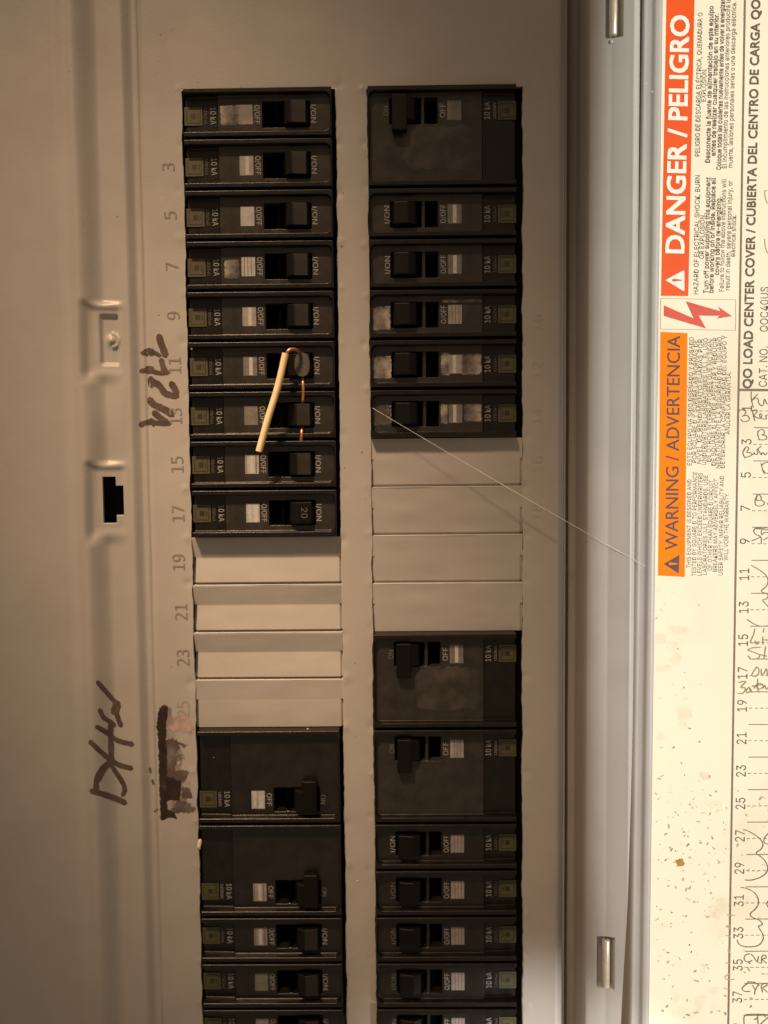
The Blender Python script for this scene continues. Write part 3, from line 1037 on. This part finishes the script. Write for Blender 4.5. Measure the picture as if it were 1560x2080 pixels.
for j, (k, t) in enumerate(((15, 'directly below the lowest right double-width breaker'), (16, 'in the right column, second below the lowest double-width breaker'),
                            (17, 'in the right column, third below the lowest double-width breaker'), (18, 'in the right column, lowest one fully in the picture'),
                            (19, 'at the bottom of the right column, cut off by the picture edge'))):
    add_breaker('R', k, 1, T + t, SG_R, 3 if k != 16 else 0, 'p', dim_on=(k != 15))

# ------------------------------------------------------------------ wire tied through the handles
A, B = P(580, 718, 9.8), P(526, 917, 10.4)
mid = (A + B) / 2 + np.array([0.5, -0.2, 0.3])
path = spline([A, A * .67 + B * .33 + np.array([.50, 0, 0]), A * .33 + B * .67 + np.array([.10, -.3, 0]), B], 10)
wire = thing('tie_wire', 'short cream insulated wire with bare copper end hooked through breaker handles', 'wire', tuple(mid))
V, F = tube(path, 1.32, 18, cap=False, radii=[1.30 + 0.05 * float(n1(i * .5, 4)) for i in range(len(path))])
obj('insulation', V, F, INSUL, wire, smooth=True)
V, F = tube([path[-1] + (path[-2] - path[-1]) * .3, path[-1] + (path[-1] - path[-2]) * .02], 1.31, 18)
obj('cut_end', V, F, INSUL_C, wire)
cw = spline([P(581, 722, 9.4), P(586, 712, 9.6), P(596, 709, 8.6), P(606, 713, 6.2), P(612, 722, 2.4), P(614, 745, 0.4), P(615, 768, 2.0), P(615.5, 780, 3.0), P(616, 795, 3.2), P(615.5, 812, 2.6),
             P(615, 826, 0.6), P(614, 845, 0.0), P(614, 866, 1.0), P(613, 876, 3.0), P(612.5, 886, 3.4), P(611.5, 896, 2.8)], 6)
V, F = tube(cw, 0.62, 12)
obj('copper_conductor', V, F, COPPER, wire, smooth=True)

# ------------------------------------------------------------------ cobweb, crumb, dust
_p, _q = P(757, 829, 4.5), P(1311, 1150, 9.6)
cb = np.array([_p + (_q - _p) * t + np.array([0, 0, -0.5 * math.sin(math.pi * t)]) for t in np.linspace(0, 1, 90)])
V, F = tube(cb, 0.075, 6, radii=[0.06 + 0.08 * abs(n1(i * .35, 3)) + 0.085 * math.exp(-((i - 50) / 20) ** 2) for i in range(len(cb))])
web = thing('cobweb_thread', 'thin pale cobweb thread stretched diagonally from a right breaker to the door edge', 'cobweb', tuple(cb[0]))
obj('silk_thread', V, F, SILK, web, smooth=True)
for (x, y) in ((1084, 1019), (1117, 1036), (1209, 1090), (1305, 1146)):
    i = min(range(len(cb)), key=lambda j: np.linalg.norm(cb[j] - P(x, y, 11)))
    bm = bmesh.new()
    bmesh.ops.create_icosphere(bm, subdivisions=2, radius=0.26)
    vv = [np.array(v.co) * np.array([1.5, 1, 0.8]) + cb[i] for v in bm.verts]
    ff = [tuple(v.index for v in f.verts) for f in bm.faces]
    bm.free()
    obj('dust_bead', vv, ff, DUST, web, smooth=True)

bm = bmesh.new()
bmesh.ops.create_icosphere(bm, subdivisions=3, radius=1)
c0 = P(405, 1716, 1.0)
vv = [np.array(v.co) * np.array([0.95, 0.9, 2.3]) * (1 + 0.5 * n2(v.co.x * 2.2 + 5, v.co.z * 2.2 + v.co.y, 3)) + np.array([0.25 * v.co.z, 0, 0]) + c0 for v in bm.verts]
ff = [tuple(v.index for v in f.verts) for f in bm.faces]
bm.free()
cr = obj('plaster_crumb', vv, ff, CRUMB, None, smooth=True)
cr['label'], cr['category'] = 'small pale crumb stuck on the opening edge beside the lower left breakers', 'crumb'

g = G()
for (x, y, d, s) in ((433, 915, -0.3, .45), (625, 1481, 2.4, .38), (434, 1538, -0.3, .45), (520, 1713, 0.7, .62), (537, 1696, 0.7, .35), (503, 1839, 0.5, .4), (600, 1542, 0.7, .2), (727, 1790, 0.3, .5),
                     (426, 720, -0.3, .3), (389, 708, 2.9, .5), (1242, 84, 7.6, .75), (1312, 169, 8.4, .35), (1325, 186, 8.4, .3), (800, 1760, 0.9, .25), (1048, 1759, 1.4, .25), (835, 1851, 2.9, .3)):
    c = P(x, y, d)
    n = 9
    g.add([c + np.array([0, -0.35 * s, 0])] + [c + np.array([s * math.cos(t) * RNG.uniform(.7, 1.1), 0.05, s * math.sin(t) * RNG.uniform(.8, 1.3)]) for t in np.linspace(0, 2 * math.pi, n, endpoint=False)],
          [(0, 1 + i, 1 + (i + 1) % n) for i in range(n)])
du = g.obj('dust', DUST)
du['kind'], du['label'], du['category'] = 'stuff', 'scattered white dust flecks on the breakers and cover', 'dust'

# ------------------------------------------------------------------ the open door with its label
door = thing('panel_door', 'open grey steel door at the right, inside covered by a cream warning and circuit label', 'door', tuple(DW(20, -200, 0)))
u0 = DUV(1290, 1040)[0]
ul = DUV(1330, 1040)[0]


def door_fn(U, Vv):
    w = np.interp(U, [u0 - 0.6, u0 + .3, u0 + 1.4, u0 + 2.6, u0 + 4.0, u0 + 5.2, u0 + 6.6, u0 + 8.0, 200],
                  [-6, -2.4, -1.3, -1.25, -0.9, 0.15, 0.32, -0.15, -0.15])
    w = (np.interp(U - .4, [u0 - 0.6, u0 + .3, u0 + 1.4, u0 + 2.6, u0 + 4.0, u0 + 5.2, u0 + 6.6, u0 + 8.0, 200], [-6, -2.4, -1.3, -1.25, -0.9, 0.15, 0.32, -0.15, -0.15]) + w) / 2
    w = w + 0.06 * n2(U / 6.0, Vv / 40.0, 12) * (U < u0 + 7)
    q = D_O[None] + U[:, None] * D_U[None] + Vv[:, None] * D_V[None] + w[:, None] * D_N[None]
    return q[:, 0], -q[:, 1], q[:, 2]


V, F = grid(uniq(lin(u0 - .6, u0 + 9, .22) + [30, 60, 90, 120, 150]), lin(-262, 240, 4.0), door_fn)
obj('door_panel', V, F, PAINT, door, smooth=True)


def on_label(px, py, w):
    u, v = DUV(px, py)
    return DW(u, v, w)


UL, UR = 6.02, 140.0
g = G()
nx, nz = 24, 120
vs = [DW(UL + (UR - UL) * (i / nx) ** 1.6, -262 + 502 * j / nz, 0.04) for i in range(nx + 1) for j in range(nz + 1)]
g.add(vs, [(i * (nz + 1) + j, (i + 1) * (nz + 1) + j, (i + 1) * (nz + 1) + j + 1, i * (nz + 1) + j + 1) for i in range(nx) for j in range(nz)])
label = g.obj('circuit_label', PAPER, door)


def poly(g, pts, mi=0, w=0.10):
    g.add([on_label(x, y, w) for x, y in pts], [tuple(range(len(pts)))], mi)


def C5(pts, oy, ox=1320, s=5.2):
    return [(ox + x / s, oy + y / s) for x, y in pts]


# red danger band
g = G()
poly(g, [(1355.0, -70), (1412.0, -70), (1398.0, 601.5), (1342.7, 601)])
obj('danger_band', g.v, g.f, RED, label)
g = G()
poly(g, C5([(163, 985), (198, 965), (355, 880), (364, 890), (364, 1092), (355, 1100), (200, 1006)], 380), 0, .14)
poly(g, C5([(231, 985), (240, 972), (262, 970), (335, 980), (336, 990), (262, 998), (240, 998)], 380), 1, .17)
LU = DUV(1300, 0) - DUV(1400, 0)
text_pl = lambda px, py, w: on_label(px, py, w)


def ltext(g, s, a, b, cap, bold=0.0, w=0.12, mi=0, font=False):
    """a line of label text: a = start of the baseline, b = its end, both in pixels; capitals point to the left"""
    d = np.array(b, float) - np.array(a, float)
    n = np.array([d[1], -d[0]]) / np.linalg.norm(d)
    text_on(g, on_label, s, a, b, cap, n, bold, mi, font, w=w)


ltext(g, 'DANGER / PELIGRO', (1388.6, 514), (1399.2, 33), 36.5, 0.036, .14, font='built-in')
g.obj('danger_lettering', [WHITE, BOLTM], label)

# lightning bolt box
g = G()
bx = C5([(115, 1177), (908, 1191), (904, 1514), (110, 1500)], 380)
for i in range(4):
    a, b = bx[i], bx[(i + 1) % 4]
    ribbon(g, on_label, [a, b], 1.3, 0, w=.10)
poly(g, C5([(148, 1250), (465, 1390), (515, 1358), (592, 1493), (148, 1362)], 380), 1, .13)
poly(g, C5([(465, 1390), (380, 1207), (745, 1312), (738, 1361), (515, 1358)], 380), 1, .13)
poly(g, C5([(745, 1312), (722, 1265), (868, 1365), (706, 1390), (738, 1361)], 380), 1, .13)
obj('lightning_symbol', g.v, g.f, [GHOST, BOLTM], label, idx=g.i)

# orange warning band
g = G()
poly(g, [(1341.7, 674.2), (1396.3, 676.6), (1390.8, 1172), (1336.5, 1169)])
obj('warning_band', g.v, g.f, ORANGE, label)
g = G()
poly(g, C5([(145, 965), (312, 868), (304, 1064)], 960), 0, .14)
poly(g, C5([(195, 962), (208, 945), (235, 952), (292, 957), (292, 968), (235, 974), (208, 978)], 960), 1, .17)
ltext(g, 'WARNING / ADVERTENCIA', (1376.6, 1117), (1381.4, 682.5), 25.6, 0.014, .14, font='built-in')
obj('warning_lettering', g.v, g.f, [MAROON, ORANGE], label, idx=g.i)

# small print
g = G()
for s, a, b, cap, bo in (
        ('HAZARD OF ELECTRICAL SHOCK, BURN', (1418, 598), (1422, 356.5), 9.6, .004), ('OR EXPLOSION.', (1429.6, 526), (1431.6, 434.6), 9.4, .004),
        ('Turn off power supplying this equipment', (1438.4, 596), (1443, 360.5), 9.4, .018), ('before working on or inside. Replace all', (1449, 595), (1453.8, 361.3), 9.4, .018),
        ('covers before re-energizing.', (1460.4, 559), (1464.8, 401), 9.4, .018), ('Failure to follow the above instructions will', (1469.8, 592.5), (1475.3, 364), 9.4, .002),
        ('result in death, severe personal injury, or', (1481.5, 589.6), (1487.7, 367.5), 9.4, .002), ('electrical shock.', (1493, 522), (1495.4, 436.5), 9.4, .002),
        ('PELIGRO DE DESCARGA ELÉCTRICA, QUEMADURA O', (1421, 318), (1427, 26), 9.6, .004), ('EXPLOSIÓN.', (1433.5, 206.7), (1435.3, 139.4), 9.4, .004),
        ('Desconecte la fuente de alimentación de este equipo', (1442, 330.8), (1449.2, 13), 9.4, .018), ('antes de realizar cualquier trabajo en su interior.', (1453.2, 317), (1460, 28), 9.4, .018),
        ('Coloque todas las cubiertas nuevamente antes de volver a energizar.', (1464.6, 345), (1472.4, -3), 9.4, .018),
        ('El incumplimiento de las instrucciones anteriores producirá la', (1476, 342), (1483.6, -2), 9.4, .002), ('muerte, lesiones personales serias o una descarga eléctrica.', (1487.7, 341.3), (1495.4, 4), 9.4, .002),
        ('THIS EQUIPMENT IS DESIGNED AND', (1403, 1153.8), (1404.4, 974), 8.6, 0), ('TESTED BY SQUARE D TO PERFORMANCE', (1413.6, 1170.6), (1416, 959), 8.6, 0),
        ('LEVELS WHICH EXCEED UNDERWRITERS', (1424.6, 1169.6), (1426.8, 961), 8.6, 0), ('LABORATORIES (UL)  STANDARDS. USE', (1435.4, 1167.3), (1437.7, 965.8), 8.6, 0),
        ('OF OTHER THAN SQUARE D CIRCUIT', (1446, 1159), (1448.4, 975.4), 8.6, 0), ('BREAKERS MAY ADVERSELY AFFECT', (1456.6, 1161.5), (1458.6, 972.5), 8.6, 0),
        ('USER SAFETY, IMPAIR RELIABILITY AND', (1467.7, 1168.7), (1470.6, 966.7), 8.6, 0), ('WILL VOID THE WARRANTY.', (1478.7, 1138.5), (1480.6, 1001), 8.6, 0),
        ('ESTE EQUIPO HA SIDO DISEÑADO Y PROBADO', (1404.8, 945.6), (1408.6, 685), 8.6, 0), ('POR SQUARE D Y SUPERA LAS NORMAS DE', (1414.6, 940), (1417.6, 691), 8.6, 0),
        ('NIVEL DE RENDIMIENTO FIJADAS POR', (1424.4, 942), (1427.2, 689), 8.6, 0), ('UNDERWRITERS LABORATORIES (UL). EL USO', (1434.2, 944.6), (1437.2, 687), 8.6, 0),
        ('DE OTROS INTERRUPTORES QUE NO SEAN', (1443.8, 938), (1446.8, 690), 8.6, 0), ('DE SQUARE D PUEDE AFECTAR Y REDUCIR', (1453.4, 946), (1456.4, 686), 8.6, 0),
        ('NEGATIVAMENTE LA SEGURIDAD DEL USUARIO,', (1462.8, 951.5), (1466.2, 682), 8.6, 0), ('DETERIORAR LA CONFIABILIDAD DEL EQUIPO Y', (1472.2, 951), (1476, 682), 8.6, 0),
        ('ANULAR LA GARANTÍA.', (1482.3, 882.7), (1484.6, 755), 8.6, 0)):
    ltext(g, s, a, b, cap, bo)
obj('small_print', g.v, g.f, INK_S, label)

# table heading, numbers and rules
g = G()
ltext(g, 'QO LOAD CENTER COVER / CUBIERTA DEL CENTRO DE CARGA QO', (1526.6, 789), (1544.2, 0), 17.4, .03, font='built-in')
ltext(g, 'CAT. NO.', (1557.6, 786), (1559.4, 704), 16.5, 0)
ltext(g, 'QOC40US', (1560.0, 674), (1561.6, 583), 16.5, 0)
obj('table_heading', g.v, g.f, INK, label)

V0, PD = 26.968891, 12.674878
TU = 37.149                          # the table's left rule in door coordinates
dl = lambda u, v, w: DW(u, v, w)
g = G()
ribbon(g, dl, [(TU, 210), (TU, -240)], 0.75, 0, w=.10)
vdiv = DUV(1497, 792)[1]
ribbon(g, dl, [(TU, vdiv), (UR - 4, vdiv)], 0.95, 0, w=.11)
g2 = G()
for k in range(0, 20):
    vk = V0 - (k - 0.5 - 0.5) * PD - 0     # row 1 is k = 0 -> one pitch above row 3
    vk = V0 - (k - 1) * PD
    s = str(2 * k + 1)
    wd = 2.1 if len(s) == 1 else 4.5
    text_on(g2, dl, s, (TU + 5.25, vk - wd / 2), (TU + 5.25, vk + wd / 2), 3.75, (-1, 0), 0.0, w=.12)
    for j in range(30):
        a = TU + 6.1 + j * 2.2
        ribbon(g, dl, [(a, vk - 0.15 * PD / 2), (a + 1.1, vk - 0.15 * PD / 2)], 0.28, 0, w=.10)
    ribbon(g, dl, [(TU + 6.2, vk - 0.575 * PD), (UR - 4, vk - 0.575 * PD)], 0.34, 0, w=.10)
obj('table_rules', g.v, g.f, RULE, label)
obj('table_numbers', g2.v, g2.f, INK, label)

# handwriting on the table
g = G()
za, zb_, zc_ = (1480, 760, 6.5), (1480, 1060, 6.118), (1480, 1660, 4.952)
for pts in ([(125, 615), (130, 500), (195, 462), (228, 498), (205, 545), (178, 556), (240, 545), (274, 585), (250, 620), (190, 626), (162, 598)],
            [(298, 235), (300, 330), (325, 440)], [(385, 270), (345, 300), (315, 345), (360, 312), (390, 335), (395, 375), (425, 415), (455, 408), (475, 330), (500, 385), (520, 395)],
            [(315, 480), (325, 540), (345, 615)], [(318, 482), (360, 470), (376, 500), (335, 545), (385, 580), (425, 580), (440, 540), (415, 525), (412, 565), (450, 590), (500, 590), (490, 550), (520, 540)],
            [(390, 750), (385, 800), (405, 870)], [(385, 762), (430, 730), (465, 745), (470, 788), (440, 802), (490, 812), (502, 850), (470, 868), (408, 866)],
            [(210, 980), (188, 1040), (215, 1105)], [(195, 1020), (232, 960), (266, 985), (240, 1032), (290, 1040), (310, 1065), (262, 1090), (215, 1102)],
            [(310, 1062), (342, 1050), (330, 1032), (355, 1060), (386, 1050), (376, 1000), (430, 952)], [(390, 1000), (432, 1065), (442, 1040), (462, 1040), (482, 1066), (510, 1040)],
            [(430, 1180), (445, 1250), (470, 1315)], [(440, 1200), (480, 1170), (522, 1165)], [(460, 1270), (480, 1300), (518, 1312)],
            [(376, 1600), (350, 1660), (356, 1725), (400, 1740), (452, 1730), (472, 1695), (430, 1665), (380, 1670), (368, 1630), (395, 1590), (428, 1620), (430, 1660)], [(512, 1705), (520, 1722)],
            [(330, 2080), (350, 2040), (400, 2045), (500, 2030)]):
    ribbon(g, on_label, c3(pts, *za), 1.8, 0, w=.15, wob=.4)
for pts in ([(405, 78), (340, 80), (312, 110), (330, 150), (400, 190), (406, 268)], [(285, 238), (340, 215), (400, 190)], [(405, 150), (412, 102), (470, 100), (495, 88)], [(410, 162), (450, 130), (495, 135)],
            [(435, 225), (495, 190)], [(283, 540), (370, 590), (440, 640), (480, 690), (489, 740), (470, 800), (407, 858), (450, 885), (495, 908)], [(495, 915), (470, 958), (425, 975), (495, 1055)],
            [(228, 1212), (300, 1260), (370, 1290), (440, 1298), (495, 1290)]):
    ribbon(g, on_label, c3(pts, *zb_), 1.7, 0, w=.15, wob=.4)
for pts in ([(325, 1330), (310, 1400), (272, 1490), (300, 1505), (380, 1490)], [(330, 1480), (345, 1520), (380, 1505)], [(440, 1325), (430, 1370)], [(425, 1430), (425, 1520)], [(425, 1465), (495, 1470)],
            [(398, 1558), (300, 1565), (242, 1590), (290, 1612), (380, 1650), (372, 1690), (330, 1702), (280, 1704), (243, 1665)], [(460, 1550), (440, 1700)], [(390, 1650), (470, 1668)],
            [(350, 1805), (302, 1870), (292, 1910), (330, 1920), (372, 1890), (376, 1830), (350, 1805)], [(405, 1830), (410, 1892), (440, 1880), (472, 1825), (482, 1915)]):
    ribbon(g, on_label, c3(pts, *zb_), 2.3, 1, w=.15, wob=.5)
zf = (1320, 1340, 5.2)
for pts in ([(940, 240), (1015, 230), (962, 290), (1010, 300), (985, 352), (930, 356)], [(1050, 290), (1020, 320), (1030, 350), (1060, 330), (1055, 300), (1080, 345)], [(1140, 205), (1135, 290), (1150, 340)],
            [(1080, 280), (1190, 260)], [(1100, 300), (1150, 250), (1200, 280), (1160, 310), (1130, 290)], [(1200, 300), (1215, 270), (1230, 310), (1255, 290)]):
    ribbon(g, on_label, c3(pts, *zf), 2.3, 1, w=.16, wob=.5)
for pts in ([(150, 125), (190, 135), (270, 180), (330, 235), (345, 280), (320, 325), (277, 358), (310, 385), (360, 430), (390, 490), (388, 540), (350, 585), (290, 615), (220, 632), (165, 630)],
            [(400, 160), (360, 210), (360, 255), (400, 272)],
            [(125, 705), (180, 715), (250, 750), (290, 800), (300, 860), (275, 915), (220, 965), (225, 995), (260, 1015), (315, 1040), (340, 1075), (302, 1095), (310, 1120), (345, 1180), (345, 1230), (310, 1280), (250, 1300), (160, 1300), (105, 1275), (85, 1235)],
            [(400, 840), (383, 870), (400, 905)], [(210, 1370), (165, 1390), (158, 1430), (190, 1455), (235, 1440)], [(225, 1375), (250, 1400), (285, 1450), (300, 1400)],
            [(330, 1465), (335, 1400), (365, 1385), (378, 1410), (340, 1430), (382, 1465)], [(190, 1655), (260, 1660), (310, 1690)], [(200, 1665), (150, 1700), (135, 1730), (165, 1750), (215, 1750)],
            [(240, 1690), (265, 1735)], [(300, 1680), (267, 1740), (262, 1780)], [(340, 1760), (330, 1690), (370, 1670), (386, 1690), (345, 1715), (392, 1760)],
            [(155, 2080), (155, 2010), (180, 1985), (290, 1980), (400, 1985)], [(290, 1985), (295, 2080)], [(400, 2010), (340, 2060), (320, 2080)]):
    ribbon(g, on_label, c3(pts, *zc_), 1.9, 0, w=.15, wob=.4)
zg = (1320, 1680, 5.2)
for pts in ([(850, 1545), (802, 1570), (796, 1600), (840, 1610), (890, 1605)], [(850, 1035), (808, 1050), (845, 1065)], [(820, 925), (900, 935)], [(850, 1290), (825, 1300), (850, 1330)], [(780, 1700), (830, 1712)], [(805, 1435), (850, 1440)], [(805, 1145), (850, 1150)]):
    ribbon(g, on_label, c3(pts, *zg), 1.8, 2, w=.14, wob=.5)
for pts in ([(405, 40), (380, 45), (390, 120), (410, 175)], [(378, 550), (390, 640), (412, 700)]):
    ribbon(g, on_label, c3(pts, 1480, 380, 5.2), 2.0, 3, w=.14)
obj('pen_writing', g.v, g.f, [PEN, PEN_O, GHOST, MOULD], label, idx=g.i)

# mould specks and the rust spot
g = G()
mr = random.Random(5)


def blot(cx, cy, rx, ry, ang, mi, w=.13):
    n = mr.randint(7, 11)
    pts = []
    for i in range(n):
        t = 2 * math.pi * i / n
        k = mr.uniform(.55, 1.1)
        x, y = rx * math.cos(t) * k, ry * math.sin(t) * k
        pts.append((cx + x * math.cos(ang) - y * math.sin(ang), cy + x * math.sin(ang) + y * math.cos(ang)))
    g.add([on_label(x, y, w) for x, y in pts], [tuple(range(n))], mi)


for _ in range(26):
    yy = mr.choice((mr.uniform(1190, 1500), mr.uniform(1500, 2070)))
    blot(mr.uniform(1338, 1400) if yy < 1560 else mr.uniform(1336, 1475), yy, mr.uniform(10, 26), mr.uniform(8, 18), mr.uniform(0, 3), 2, .08 + .003 * _)
made = 0
while made < 230:
    y = mr.uniform(1185, 2075)
    x = mr.uniform(1333, 1478) if mr.random() < .82 else mr.uniform(1496, 1562)
    t = (y - 1185) / 890
    dens = 0.05 + 0.95 * math.exp(-((y - 1720) / 130) ** 2) + 0.35 * math.exp(-((y - 1930) / 60) ** 2) + 0.45 * math.exp(-((y - 2070) / 40) ** 2)
    if y < 1600:
        dens *= max(0.05, 1 - (x - 1340) / (40 + 120 * max(0, (y - 1400) / 200)))
        dens = max(dens, 0.09 if x < 1440 else 0)
    if x > 1490 and y < 1480:
        continue
    if mr.random() > dens:
        continue
    s = mr.choice((0.9, 1.1, 1.3, 1.6, 2.2, 2.8)) * (0.8 if y < 1500 else 1)
    blot(x, y, s * mr.uniform(.9, 2.1), s * .8, mr.uniform(0, 3.1), 0 if mr.random() < .62 else 1)
    if mr.random() < .25:
        blot(x + mr.uniform(-5, 5), y + mr.uniform(-4, 4), s * .8, s * .6, mr.uniform(0, 3), 0)
    made += 1
mo = obj('mould_specks', g.v, g.f, [MOULD, MOULD_D, STAIN], label, idx=g.i)
mo['kind'] = 'stuff'
g = G()
blot(1381, 1750, 9.5, 8, .6, 0, .2)
blot(1383, 1752, 8, 9, 0.2, 0, .23)
obj('rust_spot', g.v, g.f, RUST, label)
